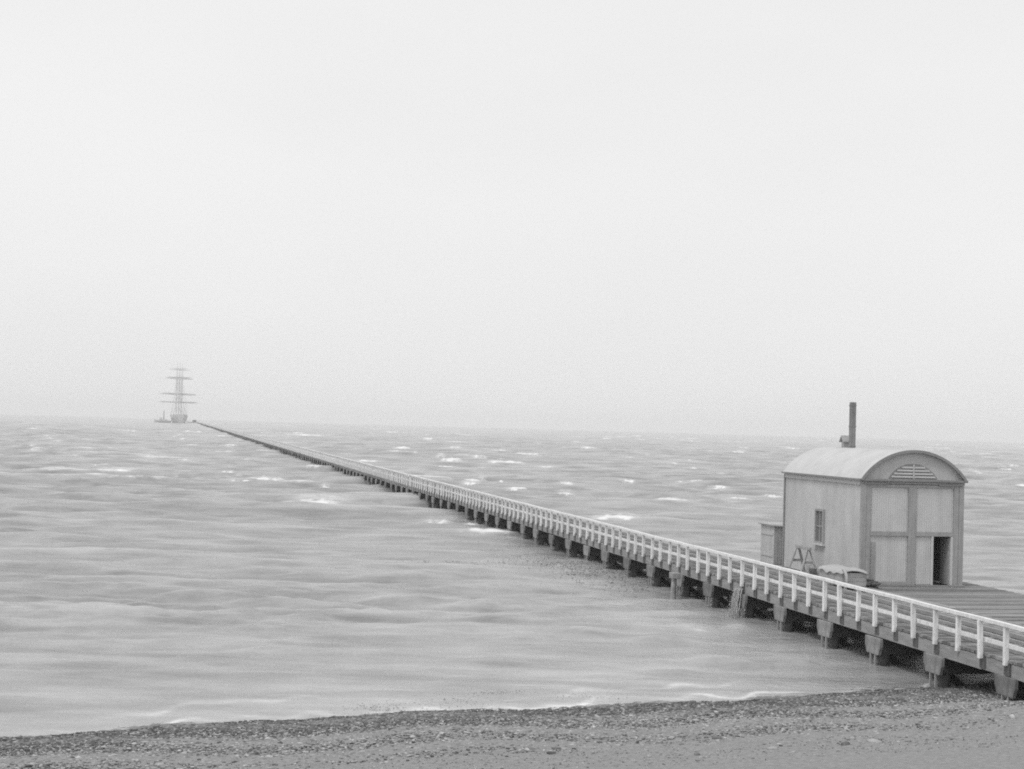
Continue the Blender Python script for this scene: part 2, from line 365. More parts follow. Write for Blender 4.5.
    body = mth('ADD', body, mth('MULTIPLY', af2.outputs['Fac'], rng_(noise(1.1, 7, (0.35, 1, 1), .7), .35, .7, 0.0, 0.55)))
    fn = rng_(noise(1.6, 8, (0.35, 1, 1), .72), .30, .66, -.4, .5)
    ff = rng_(mth('ADD', af.outputs['Fac'], mth('MULTIPLY', fn, 0.8)), 0.30, 0.80, 0, 1)
    ff = mth('MULTIPLY', ff, rng_(af.outputs['Fac'], .03, .2, 0, 1))
    col = mth('ADD', mth('MULTIPLY', body, mth('SUBTRACT', 1.0, ff)), mth('MULTIPLY', ff, 0.8))
    cc = N.new('ShaderNodeCombineColor')
    for k in ('Red', 'Green', 'Blue'): L.new(col, cc.inputs[k])
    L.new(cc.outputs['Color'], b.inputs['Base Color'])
    L.new(rng_(ff, 0, 1, 0.2, 0.9), b.inputs['Roughness'])
    h1 = noise(0.45, 8, (0.5, 1, 1), .62); h2 = noise(3.0, 5, (0.6, 1, 1))
    hh = mth('ADD', mth('MULTIPLY', h1, 0.9), mth('ADD', mth('MULTIPLY', h2, 0.75), mth('MULTIPLY', noise(8.0, 4, (0.6, 1, 1)), 0.22)))
    bp = N.new('ShaderNodeBump'); bp.inputs['Strength'].default_value = 0.6; bp.inputs['Distance'].default_value = 0.22
    L.new(hh, bp.inputs['Height']); L.new(bp.outputs['Normal'], b.inputs['Normal'])
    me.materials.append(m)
    o = bpy.data.objects.new('sea', me); COL.objects.link(o); tag(o, kind='structure')
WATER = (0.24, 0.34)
build_sea()

# floating weed: a ragged raft beside the jetty and specks at the water's edge
def p_raft():
    while True:
        px = random.gauss(588, 36); py = 565 + (px - 560) * 0.20 + random.gauss(0, 6.0)
        if random.random() < .06: px = random.uniform(395, 560); py = 563 + random.gauss(0, 1.2)
        if px < 650: break
    x, y = on_sea(px, py)
    return x, y, sea_z(x, y) + random.uniform(-.004, .008)
tag(scatter(4200, p_raft, 'raft_weed', 'floating_seaweed', (0.012, 0.040), 0.25), 'dark ragged raft of seaweed floating beside the jetty', 'seaweed', kind='stuff')
def p_specks():
    k = random.choice([(380, 708, 14, 2), (440, 704, 24, 2), (487, 697, 18, 3), (600, 697, 20, 2), (410, 711, 30, 2), (500, 692, 14, 1)])
    px, py = random.gauss(k[0], k[2]), random.gauss(k[1], k[3])
    x, y = on_sea(px, py); return x, y, sea_z(x, y) + .002
tag(scatter(700, p_specks, 'raft_weed', 'seaweed_flecks', (0.006, 0.02), 0.25), 'small dark flecks of weed drifting in the shallows', 'seaweed', kind='stuff')

# ------------------------------------------------------------------ jetty
U0, V0 = 45.0, 20.45
U_NEAR, U_END = 30.5, 1900.0
PITCH_P = 1.28
DZ = 1.30
jetty = empty('jetty', W(U0, V0 + .09, 0))
tag(jetty, 'long timber jetty with a white railing running out to the horizon', 'jetty')
y0, y1 = U_NEAR - U0, U_END - U0
d = MB()
y = y0
while y < 80:
    w = random.uniform(.20, .24)
    d.box(-0.04 + random.uniform(-.02, .02), 2.46 + random.uniform(-.03, .03), y, y + w - .018, DZ - .075, DZ + random.uniform(-.008, .008)); y += w
d.box(0, 2.45, y, y1, DZ - .075, DZ)
deck = d.build('deck', 'deck_timber', jetty)
d = MB()
for x in (0.72, 1.79): d.box(x - .035, x + .035, y0, y1, DZ + .012, DZ + .10)
d.build('track_rail', 'rail_steel', deck)
d = MB(); d.box(2.30, 2.44, y0, y1, DZ + .014, DZ + .13)
d.build('kerb', 'grey_timber', jetty)
def stringer(x0, x1, z0, z1, m):
    d = MB(); y = y0; s = 7.68
    while y < y1:
        e = min(y + s, y1); j = random.uniform(-.012, .012) if y < 200 else 0
        d.box(x0 + j, x1 + j, y, e - .015, z0 + j, z1 + j * .5); y = e
        if y > 200: s = 76.8
    d.build('stringer', m, jetty)
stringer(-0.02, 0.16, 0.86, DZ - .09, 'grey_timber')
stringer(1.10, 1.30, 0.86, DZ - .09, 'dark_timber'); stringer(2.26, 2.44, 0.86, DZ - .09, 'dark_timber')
# posts, joists and railings
posts = [44.51 - U0 + k * PITCH_P for k in range(-10, 1449)]
wob = {}
for i, y in enumerate(posts): wob[i] = (random.gauss(0, .006) + .006 * math.sin(i * .21), random.gauss(0, .006) + .005 * math.sin(i * .37 + 1))
def rail(name, zc, h, x0, x1):
    d = MB()
    for i in range(len(posts) - 1):
        if i >= 160 and i % 8: continue
        j = i + 1 if i < 160 else min(i + 8, len(posts) - 1)
        a, b = posts[i], posts[j]
        wa, wb = (wob[i], wob[j]) if i < 159 else ((0, 0), (0, 0))
        vs = [(x + w_[0], y, z + w_[1]) for y, w_ in ((a, wa), (b, wb)) for x, z in ((x0, zc - h / 2), (x1, zc - h / 2), (x1, zc + h / 2), (x0, zc + h / 2))]
        fs = [(0, 4, 5, 1), (1, 5, 6, 2), (2, 6, 7, 3), (3, 7, 4, 0)]
        if i == 0: fs.append((0, 1, 2, 3))
        d.add(vs, fs)
    d.build(name, 'white_paint', jetty)
rail('handrail', 2.165, 0.085, -0.175, -0.015); rail('mid_rail', 1.64, 0.095, -0.035, 0.015)
d = MB(); d.box(-.155, -.04, -.055, .055, 1.15, 2.12)
post0 = d.build('rail_post', 'white_paint', jetty, 0.006)
d = MB(); d.box(-.05, 2.50, -.14, .14, 0.90, DZ - .10)
joist0 = d.build('joist', 'dark_timber', jetty)
NP = 100
for i, y in enumerate(posts[:NP]):
    for k, src in enumerate((post0, joist0)):
        o = src if i == 0 else dup(src, jetty)
        if k == 0:
            o.location = (wob[i][0], y, 0); o.rotation_euler = (random.gauss(0, .018), random.gauss(0, .012), random.gauss(0, .05))
        else: o.location = (random.gauss(0, .01), y, 0)
d = MB(); e = MB()
for i, y in enumerate(posts[NP:]):
    d.box(-.155, -.04, y - .055, y + .055, 1.15, 2.12); e.box(-.05, 2.50, y - .14, y + .14, 0.90, DZ - .10)
tag(d.build('rail_post', 'white_paint', jetty), kind='stuff'); tag(e.build('joist', 'dark_timber', jetty), kind='stuff')
# bents: dark cross head, lit end painted paler, two piles, iron straps
def cap_mb(d, y):
    d.prism([(-.02, .84), (-.02, .36), (2.50, .36), (2.54, .84)], 1, y - .17, y + .17)
def end_mb(d, y):
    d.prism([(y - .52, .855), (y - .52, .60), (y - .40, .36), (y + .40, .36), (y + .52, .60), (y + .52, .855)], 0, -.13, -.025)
def pile_mb(d, x, y, dx=0.0, r=.17, top=.36):
    d.tube([(x + dx * 2, y, -2.6), (x + dx, y + .01, -0.6), (x, y, top)], [r * 1.05, r, r * .95], 10)
def strap_mb(d, s): d.bar((-.09, s, -.02), (-.09, s, .37), .05, .06)
bents = [44.51 - U0 + k * 3 * PITCH_P for k in range(-3, 482)]
d = MB(); cap_mb(d, 0); cap0 = d.build('cap_beam', 'dark_timber', jetty, 0.015)
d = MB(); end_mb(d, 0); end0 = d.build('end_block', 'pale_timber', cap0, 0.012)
d = MB(); pile_mb(d, .28, 0, -.08); pile_a = d.build('pile', 'pile_timber', cap0)
d = MB(); pile_mb(d, 2.2, 0, .08); pile_b = d.build('pile', 'pile_timber', cap0)
d = MB(); strap_mb(d, -.15); strap0 = d.build('strap', 'strap_iron', cap0)
d = MB(); strap_mb(d, .15); strap1 = d.build('strap', 'strap_iron', cap0)
d = MB(); d.bar((.45, .23, .3), (2.0, .23, -.9), .09, .2); d.bar((2.0, -.23, .3), (.45, -.23, -.9), .09, .2); brace0 = d.build('brace', 'dark_timber', cap0)
for i, y in enumerate(bents[:100]):
    if i == 0: c = cap0
    else:
        c = dup(cap0, jetty)
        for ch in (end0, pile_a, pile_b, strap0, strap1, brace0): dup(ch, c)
    c.location = (random.gauss(0, .03), y + random.gauss(0, .05), random.gauss(0, .015)); c.rotation_euler = (0, 0, random.gauss(0, .02))
d = MB(); e = MB(); g_ = MB()
for y in bents[100:]:
    if y > y1 - 1: break
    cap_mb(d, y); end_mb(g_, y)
    for x, dx in ((.28, -.08), (2.2, .08)): pile_mb(e, x, y, dx)
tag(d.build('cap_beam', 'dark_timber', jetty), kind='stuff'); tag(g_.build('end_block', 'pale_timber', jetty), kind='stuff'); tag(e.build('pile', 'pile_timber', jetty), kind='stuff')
# wide head at the far end, and the broad platform the shed stands on
d = MB(); d.box(-12.5, 4, y1 + .02, y1 + 40, .7, DZ)
d.build('jetty_head', 'dark_timber', jetty)
PV0, PV1, PU0, PU1 = 22.95 - V0, 29.7 - V0, 31.0 - U0, 65.45 - U0
d = MB(); y = PU0
while y < PU1 - .1:
    w = random.uniform(.20, .24)
    d.box(PV0, PV1 + random.uniform(-.04, .04), y, min(y + w - .016, PU1), DZ - .085, DZ - .01 + random.uniform(-.008, .008)); y += w
plat = d.build('platform', 'deck_timber', jetty)
d = MB()
for x in (PV0 + .3, PV0 + 2.2, PV0 + 4.3, PV1 - .3): d.box(x - .12, x + .12, PU0, PU1 - .02, .84, DZ - .1)
d.box(PV0, PV1, PU1 - .01, PU1 + .12, .86, DZ - .02)
d.build('bearer', 'dark_timber', plat)
for u in np.arange(PU0 + 6.5, PU1, 3.84):
    for x in (PV0 + 2.2, PV0 + 4.3, PV1 - .3):
        d = MB(); pile_mb(d, x, u, 0, .16, .84); d.build('pile', 'pile_timber', plat)
d = MB()
for x in (0.35, 1.42): d.box(PV0 + x - .03, PV0 + x + .03, PU0, 60 - U0, DZ + .004, DZ + .07)
d.box(PV0 + 1.0, PV0 + 1.25, 47 - U0, 54 - U0, DZ + .002, DZ + .12, Matrix.Rotation(.04, 3, 'Z'))
d.build('track_rail', 'rail_steel', plat)

# fender pile standing in the water against the jetty's near side
fp = empty('fender_pile', W(62.9, 20.0, 0))
tag(fp, 'pale lone pile standing in the water against the jetty side', 'pile')
d = MB(); d.tube([(0, .05, -2.4), (0, 0, -.3), (.02, 0, .5), (.03, 0, .98)], [.14, .125, .115, .11], 12)
d.build('shaft', 'pale_timber', fp)
d = MB(); d.box(-.12, .22, -.24, .24, .76, 1.0); d.build('chock', 'grey_timber', fp, .02)

# water pouring off the deck: streaks and drops
d = MB()
def blob(p, r):
    bm = bmesh.new(); bmesh.ops.create_icosphere(bm, subdivisions=1, radius=r)
    d.add([q.co * random.uniform(.8, 1.2) + Vector(p) for q in bm.verts], [tuple(v.index for v in f.verts) for f in bm.faces], True); bm.free()
for k in range(26):
    x, y_ = random.gauss(0, .06), random.gauss(0, .11); pts = []; t0 = random.uniform(0, .15)
    for q in range(7):
        t = t0 + q * .12
        pts.append((x - .22 * t - random.uniform(0, .03), y_ * (1 + .7 * t) + random.gauss(0, .012), 1.05 - 1.25 * t * t - .15 * t))
    d.tube(pts, [random.uniform(.008, .026) for _ in pts], 5)
for k in range(900):
    t = random.random() ** .7
    blob((-.1 - .28 * t + random.gauss(0, .05), random.gauss(0, .10 + .10 * t), 1.05 - 1.1 * t ** 1.5 + random.gauss(0, .03)), random.uniform(.004, .013))
for k in range(300):
    blob((-.35 + random.gauss(0, .16), random.gauss(0, .3), abs(random.gauss(0, .09))), random.uniform(.005, .016))
sp = d.build('water_spout', 'spray_water', None, fix=False); sp.location = W(56.1, 20.42, 0.02); sp.rotation_euler = (0, 0, ANG)
tag(sp, 'white spout of water spilling off the jetty into the sea', 'water spout', kind='stuff')

# ------------------------------------------------------------------ shed with barrel roof
SU0, SU1, SV0, SV1 = 55.0, 62.7, 24.62, 28.68
shed = empty('iron_shed', W(SU0, (SV0 + SV1) / 2, DZ))
tag(shed, 'pale corrugated iron shed with barrel roof and tall thin flue', 'shed')
HW = (SV1 - SV0) / 2; LEN = SU1 - SU0; EZ = 5.20 - DZ; APX = 6.30 - DZ
def lx(v): return v - (SV0 + SV1) / 2
def lz(z): return z - DZ
CP, CA = 0.09, 0.0055
def corr(t): return CA * math.sin(2 * math.pi * t / CP)
def side_sheet(d, sgn, y0, y1, z0, z1):
    n = int((y1 - y0) / CP * 6) + 2; x = sgn * (HW - .04)
    d.grid(n, 2, lambda a, b: (x + sgn * corr(y0 + a * (y1 - y0)), y0 + a * (y1 - y0), z0 + b * (z1 - z0)))
    xi = x - sgn * .04
    d.box(min(xi, xi - sgn * .02), max(xi, xi - sgn * .02), y0, y1, z0, z1)
def front_sheet(d, x0, x1, z0, z1, y=0.05, back=False):
    n = int((x1 - x0) / CP * 6) + 2; s = -1 if not back else 1
    d.grid(n, 2, lambda a, b: (x0 + a * (x1 - x0), y + s * corr(x0 + a * (x1 - x0)), z0 + b * (z1 - z0)))
    d.box(x0, x1, y - s * .025 - .008, y - s * .025 + .008, z0, z1)
# left wall has an opening for its window
wy0, wy1, wz0, wz1 = 58.42 - SU0, 59.28 - SU0, lz(2.56), lz(3.9)
d = MB()
side_sheet(d, -1, .03, wy0, 0.02, EZ - .06); side_sheet(d, -1, wy1, LEN - .03, 0.02, EZ - .06)
side_sheet(d, -1, wy0, wy1, 0.02, wz0); side_sheet(d, -1, wy0, wy1, wz1, EZ - .06)
d.build('side_wall', 'sheet_iron', shed, fix=False)
d = MB(); side_sheet(d, 1, .03, LEN - .03, 0.02, EZ - .06); d.build('side_wall', 'sheet_iron', shed, fix=False)
RC = ((HW + .07) ** 2 + (APX - EZ) ** 2) / (2 * (APX - EZ)); ZC = APX - RC; TH = math.asin((HW + .07) / RC)
def arc(a, r=0.0): t = -TH + 2 * TH * a; return math.sin(t) * (RC + r), ZC + math.cos(t) * (RC + r)
def gable(d, y, rr=-.03):
    pts = [arc(k / 40, rr) for k in range(41)]
    d.prism([(p[0], p[1]) for p in pts], 1, y, y + .03)
d = MB(); front_sheet(d, -HW + .04, HW - .04, .02, EZ, LEN - .05, True); gable(d, LEN - .06); d.build('rear_wall', 'sheet_iron', shed, fix=False)
d = MB(); gable(d, .03); d.build('gable', 'gable_paint', shed)
# roof sheets run up and over; corrugations in the length
d = MB()
nL = int((LEN + .3) / .10 * 6)
def roof_pt(a, b):
    y = -.10 + b * (LEN + .12); x, z = arc(a, .010 * math.sin(2 * math.pi * y / .10) + .003 * math.sin(y * 1.9)); return (x, y, z)
d.grid(29, nL, roof_pt)
d.grid(29, 2, lambda a, b: (arc(a, -.025)[0], -.10 + b * (LEN + .12), arc(a, -.025)[1]))
roof = d.build('roof', 'roof_iron', shed, fix=False)
d = MB()
for k in range(40):
    (xa, za), (xb, zb) = arc(k / 40, .03), arc((k + 1) / 40, .03); (xc, zc), (xd, zd) = arc(k / 40, -.07), arc((k + 1) / 40, -.07)
    y0_, y1_ = -.15, -.10
    vs = [(xa, y0_, za), (xb, y0_, zb), (xd, y0_, zd), (xc, y0_, zc), (xa, y1_, za), (xb, y1_, zb), (xd, y1_, zd), (xc, y1_, zc)]
    d.add(vs, [(0, 1, 2, 3), (7, 6, 5, 4), (0, 4, 5, 1), (2, 6, 7, 3)])
d.build('barge_trim', 'trim_dark', roof)
for s in (-1, 1):
    d = MB(); d.box(min(s * (HW + .02), s * (HW + .13)), max(s * (HW + .02), s * (HW + .13)), -.10, LEN + .02, EZ - .035, EZ + .03); d.build('gutter', 'trim_dark', roof)
    d = MB(); d.box(min(s * (HW - .03), s * (HW + .015)), max(s * (HW - .03), s * (HW + .015)), .14, LEN - .1, EZ - .20, EZ - .045); d.build('fascia_board', 'trim_light', shed)
# corner boards, beams and door framing
def fr(name, x0, x1, z0, z1, y0=-.03, y1=.06, m='frame_paint', parent=None):
    d = MB(); d.box(x0, x1, y0, y1, z0, z1); return d.build(name, m, parent or shed, .006)
fr('corner_post', -HW - .01, lx(24.80), 0, lz(5.055), -.04, .10); fr('corner_post', lx(28.50), HW + .01, 0, lz(5.055), -.04, .10)
d = MB()
d.box(-HW - .01, -HW + .05, LEN - .09, LEN + .02, 0, EZ - .05); d.build('corner_post', 'trim_dark', shed)
d = MB(); d.box(HW - .05, HW + .01, LEN - .09, LEN + .02, 0, EZ - .05); d.build('corner_post', 'trim_dark', shed)
fr('lintel', -HW - .03, HW + .03, lz(5.06), lz(5.15), -.045, .1); fr('cornice', -HW - .10, HW + .10, lz(5.155), lz(5.24), -.13, .06, 'trim_dark')
d = MB(); d.box(lx(24.7), lx(25.55), -.075, -.048, lz(5.03), lz(5.10)); d.box(lx(27.65), lx(28.6), -.075, -.048, lz(5.02), lz(5.09)); d.build('door_track', 'trim_dark', shed)
# the two tall leaves: frame members and corrugated panels, the right one with an open wicket
def leaf(x0, x1, wicket):
    f = MB(); p = MB(); yb, yf = .012, -.022
    s = .16 if not wicket else .17
    xl0, xl1 = (x0, x0 + .17) if not wicket else (x0, x0 + .15)
    xr0, xr1 = (x1 - .15, x1) if not wicket else (x1 - .20, x1)
    f.box(xl0, xl1, yf, yb, .05, lz(5.04)); f.box(xr0, xr1, yf, yb, .05, lz(5.04))
    f.box(xl1 + .002, xr0 - .002, yf, yb, lz(4.94), lz(5.04)); f.box(xl1 + .002, xr0 - .002, yf - .012, yb, lz(3.15), lz(3.30))
    if not wicket: f.box(xl1 + .002, xr0 - .002, yf, yb, .05, .16)
    t = f.build('door_leaf', 'frame_paint', shed)
    front_sheet(p, xl1, xr0, lz(3.30), lz(4.94), .035)
    front_sheet(p, xl1, (xr0 if not wicket else lx(27.42)), .06, lz(3.15), .035)
    p.build('door_panel', 'door_iron', t, fix=False)
    return t
ll = leaf(lx(24.81), lx(26.628), False); rl = leaf(lx(26.632), lx(28.49), True)
fr('door_batten', lx(25.04), lx(25.20), .17, lz(2.93), -.012, .02, 'frame_paint', ll)
fr('door_frame', lx(27.42), lx(27.50), .05, lz(3.148), -.035, .06, 'trim_light', rl); fr('door_frame', lx(28.19), lx(28.285), .05, lz(3.148), -.03, .06, 'trim_light', rl)
d = MB(); d.box(lx(28.15), lx(28.19), .06, .72, .06, lz(3.1)); d.build('wicket_door', 'frame_paint', rl)
d = MB(); d.box(-HW, HW, -.22, -.05, 0.0, .05); d.build('door_sill', 'deck_timber', shed)
# louvred vent in the gable
VZ = lz(5.27); VR = .97; VH = .55
vc = (VR ** 2 + VH ** 2) / (2 * VH)
def vhalf(z): return math.sqrt(max(vc ** 2 - (vc - VH + z) ** 2, 0))
d = MB(); n = 24
d.prism([(vhalf(VH * k / n) * s if k < n else 0, VZ + VH * k / n) for s, rg in ((-1, range(0, n + 1)), (1, range(n - 1, -1, -1))) for k in rg], 1, .012, .028)
vent = d.build('vent', 'trim_dark', shed)
d = MB()
for k in range(4):
    z = .03 + k * .115; w = vhalf(z + .06) - .03
    d.add([(-w, -.005, VZ + z), (w, -.005, VZ + z), (w, -.030, VZ + z + .002), (-w, -.030, VZ + z + .002), (-w + .02, .010, VZ + z + .065), (w - .02, .010, VZ + z + .065), (w - .02, -.012, VZ + z + .067), (-w + .02, -.012, VZ + z + .067)],
          [(0, 1, 2, 3), (7, 6, 5, 4), (3, 2, 6, 7), (0, 4, 5, 1), (0, 3, 7, 4), (1, 5, 6, 2)])
d.box(-.03, .03, -.036, -.012, VZ, VZ + VH - .02)
d.build('slats', 'gable_paint', vent)
# narrow window in the side wall
x = -HW + .03
d = MB()
for (a, b, c, e_) in ((wy0, wy0 + .08, wz0, wz1), (wy1 - .08, wy1, wz0, wz1), (wy0 + .08, wy1 - .08, wz1 - .08, wz1), (wy0 + .08, wy1 - .08, wz0, wz0 + .07)):
    d.box(x - .075, x + .05, a, b, c, e_)
win = d.build('window', 'frame_paint', shed)
d = MB(); d.box(x + .0, x + .012, wy0 + .08, wy1 - .08, wz0 + .07, wz1 - .08); d.build('pane', 'glass', win)
d = MB(); ym = (wy0 + wy1) / 2; d.box(x - .03, x - .002, ym - .02, ym + .02, wz0 + .07, wz1 - .08)
d.box(x - .03, x - .002, wy0 + .08, ym - .02, (wz0 + wz1) / 2 - .02, (wz0 + wz1) / 2 + .02); d.box(x - .03, x - .002, ym + .02, wy1 - .08, (wz0 + wz1) / 2 - .02, (wz0 + wz1) / 2 + .02); d.build('glazing_bar', 'frame_paint', win)
d = MB(); d.box(x - .13, x + .02, wy0 - .06, wy1 + .06, wz0 - .07, wz0 - .003); d.build('sill', 'trim_light', win)
# flue and hooded ventilator on the ridge
cy = 60.5 - SU0; cx = lx(26.62)
d = MB(); d.box(cx - .105, cx + .105, cy - .105, cy + .105, APX - .12, lz(8.15)); fl = d.build('flue', 'flue_iron', roof, .01)
d = MB()
for zz in (APX + .06, APX + .85, lz(8.0)): d.box(cx - .118, cx + .118, cy - .118, cy + .118, zz, zz + .04)
d.build('flue_band', 'flue_iron', fl)
cy2 = 61.15 - SU0
d = MB(); d.box(cx - .12, cx + .12, cy2 - .13, cy2 + .13, APX - .1, APX + .26); cw = d.build('ventilator', 'frame_paint', roof)
d = MB(); d.prism([(cy2 - .19, APX + .22), (cy2 - .19, APX + .26), (cy2, APX + .50), (cy2 + .19, APX + .26), (cy2 + .19, APX + .22), (cy2, APX + .44)], 0, cx - .2, cx + .2)
d.build('hood', 'frame_paint', cw)

# ------------------------------------------------------------------ outhouse behind the shed
oh = empty('outhouse', W(63.75, 25.28, DZ))
tag(oh, 'small plank outhouse with a sloping lid roof behind the iron shed', 'outhouse')
d = MB(); d2 = MB(); d3 = MB()
y = 0; Hn, Hs = 1.60, 1.50; OW, OL = 1.3, 1.55
def otop(xx): return Hn - (xx + OW / 2) / OW * .10
yy = 0
while yy < OL - .05:
    w = min(random.uniform(.15, .19), OL - yy)
    d.box(-OW / 2 + random.uniform(0, .008), -OW / 2 + .03, yy, yy + w - .008, 0, otop(-OW / 2)); d2.box(OW / 2 - .03, OW / 2 + random.uniform(-.008, 0), yy, yy + w - .008, 0, otop(OW / 2)); yy += w
d.build('side_wall', 'sheet_iron', oh); d2.build('side_wall', 'sheet_iron', oh); d = MB()
xx = -OW / 2 + .032
while xx < OW / 2 - .08:
    w = min(random.uniform(.14, .19), OW / 2 - .032 - xx)
    d.box(xx, xx + w - .008, random.uniform(0, .008), .03, 0, otop(xx + w)); d3.box(xx, xx + w - .008, OL - .03, OL - random.uniform(0, .008), 0, otop(xx + w)); xx += w
d.build('end_wall', 'cart_board', oh); d3.build('end_wall', 'cart_board', oh)  # end walls darker than the sides: shed's shade put into the colour
d = MB(); d.add([(-OW / 2 - .1, -.08, Hn + .01), (OW / 2 + .1, -.08, Hs - .005), (OW / 2 + .1, OL + .1, Hs - .005), (-OW / 2 - .1, OL + .1, Hn + .01), (-OW / 2 - .1, -.08, Hn + .05), (OW / 2 + .1, -.08, Hs + .035), (OW / 2 + .1, OL + .1, Hs + .035), (-OW / 2 - .1, OL + .1, Hn + .05)],
      [(3, 2, 1, 0), (4, 5, 6, 7), (0, 1, 5, 4), (1, 2, 6, 5), (2, 3, 7, 6), (3, 0, 4, 7)])
d.build('roof', 'frame_paint', oh)
d = MB()
for z in (.3, 1.2): d.box(-OW / 2 - .025, -OW / 2 - .001, .1, OL - .1, z, z + .10)
d.build('ledge', 'sheet_iron', oh)

# ------------------------------------------------------------------ trestle against the shed wall
tr = empty('trestle', W(59.25, 24.12, DZ))
tag(tr, 'wooden sawhorse trestle standing against the shed wall under its window', 'trestle')
d = MB(); d.box(-.06, .06, -.70, .70, 1.0, 1.12); d.build('top_beam', 'frame_paint', tr, .01)
for sy in (-1, 1):
    for sx in (-1, 1):
        d = MB(); d.bar((sx * .03, sy * .52, 1.05), (sx * .36, sy * .66, 0), .09, .06); d.build('leg', 'frame_paint', tr)
d = MB(); d.bar((-.2, .59, .52), (.2, .59, .52), .03, .10); d.bar((-.2, -.59, .52), (.2, -.59, .52), .03, .10); d.build('tie', 'frame_paint', tr)

# bucket by the trestle, rope heap by the shed corner
bu = empty('bucket', W(58.55, 24.25, DZ)); tag(bu, 'small dark bucket on the planks beside the trestle', 'bucket')
d = MB(); prof = [(.11, 0), (.15, .30), (.155, .31), (.14, .30), (.10, .02)]
n = 18; vs = [(r_ * math.cos(2 * math.pi * k / n), r_ * math.sin(2 * math.pi * k / n), z) for r_, z in prof for k in range(n)]
fs = [(j * n + k, j * n + (k + 1) % n, (j + 1) * n + (k + 1) % n, (j + 1) * n + k) for j in range(4) for k in range(n)] + [tuple(range(n)), tuple(range(4 * n, 5 * n))]
d.add(vs, fs, True); d.build('pail', 'trim_dark', bu)
d = MB(); d.tube([(.15 * math.cos(a), .05, .30 + .16 * math.sin(a)) for a in np.linspace(0, math.pi, 12)], .008, 6); d.build('handle', 'iron', bu)
d = MB(); pts = []
for k in range(300):
    a = k * .27; lv = k / 300; rr_ = .40 - .12 * math.sin(lv * 9) + random.gauss(0, .008) - .12 * lv
    pts.append((rr_ * math.cos(a), rr_ * math.sin(a) * .9, .03 + .30 * lv + random.gauss(0, .006)))
d.tube(pts, .026, 6)
rp = d.build('rope_coil', 'rope', None, fix=False); rp.location = W(54.15, 24.55, DZ); rp.rotation_euler = (0, 0, ANG)
tag(rp, 'dark heap of coiled rope on the planks by the shed doors', 'rope')

# ------------------------------------------------------------------ covered hand cart
ct = empty('hand_cart', W(53.75, 23.4, DZ))
tag(ct, 'canvas covered wooden hand cart standing between railing and shed', 'cart')
cl, cwid = 1.02, .44
d = MB()
for k in range(3):
    z0 = .22 + k * .155
    for sx in (-1, 1): d.box(sx * cwid - .014, sx * cwid + .014, -cl, cl, z0, z0 + .148)
    for sy in (-1, 1): d.box(-cwid + .016, cwid - .016, sy * cl - .014, sy * cl + .014, z0, z0 + .148)
d.box(-cwid + .02, cwid - .02, -cl + .02, cl - .02, .20, .235)
body = d.build('body', 'cart_board', ct)
d = MB()
def cov(a, b):
    y = -cl - .08 + a * (2 * cl + .16); x = -cwid - .07 + b * (2 * cwid + .14)
    e = min(b, 1 - b) * 2; e2 = min(a, 1 - a) * 2
    z = .72 + .10 * (1 - (1 - e) ** 2.2) * (.75 + .25 * math.sin(a * 5.2 + 1)) + .02 * math.sin(a * 17 + b * 5) - .05 * math.exp(-((a - .55) / .16) ** 2) * (1 - e)
    if e < .04 or e2 < .03: z -= .07 + .02 * math.sin(a * 23)
    return (x, y, z)
d.grid(40, 24, cov); d.grid(40, 24, lambda a, b: (cov(a, b)[0], cov(a, b)[1], cov(a, b)[2] - .012))
d.build('cover', 'canvas', ct, fix=False)
def wheel(cx, cy, rad):
    d = MB(); n = 28
    for k in range(n):
        a, b = 2 * math.pi * k / n, 2 * math.pi * (k + 1) / n
        d.bar((cx, cy + rad * math.cos(a), rad + .02 + rad * math.sin(a)), (cx, cy + rad * math.cos(b), rad + .02 + rad * math.sin(b)), .045, .04, (1, 0, 0))
    w = d.build('wheel', 'iron', ct)
    d = MB()
    for k in range(6):
        a = 2 * math.pi * k / 6 + .2; d.bar((cx, cy, rad + .02), (cx, cy + (rad - .02) * math.cos(a), rad + .02 + (rad - .02) * math.sin(a)), .03)
    d.tube([(cx - .04, cy, rad + .02), (cx + .04, cy, rad + .02)], .045, 12); d.build('spoke', 'cart_board', w)
for sx in (-1, 1): wheel(sx * (cwid - .12), -.15, .17)
d = MB(); d.tube([(-cwid + .05, -.15, .19), (cwid - .05, -.15, .19)], .025, 8); d.build('axle', 'iron', ct)
d = MB(); d.tube([(-cwid + .02, -cl + .05 - .36 * math.sin(t), .42 + .38 * math.cos(t)) for t in np.linspace(0.1, 2.6, 16)], .055, 8); d.build('hoop', 'canvas', ct)
for sx in (-1, 1):
    d = MB(); d.bar((sx * .36, cl - .15, .22), (sx * .38, cl - .1, 0), .07); d.build('leg', 'canvas', ct)
    d = MB(); d.bar((sx * .30, cl, .40), (sx * .26, cl + .5, .52), .045); d.build('handle', 'cart_board', ct)

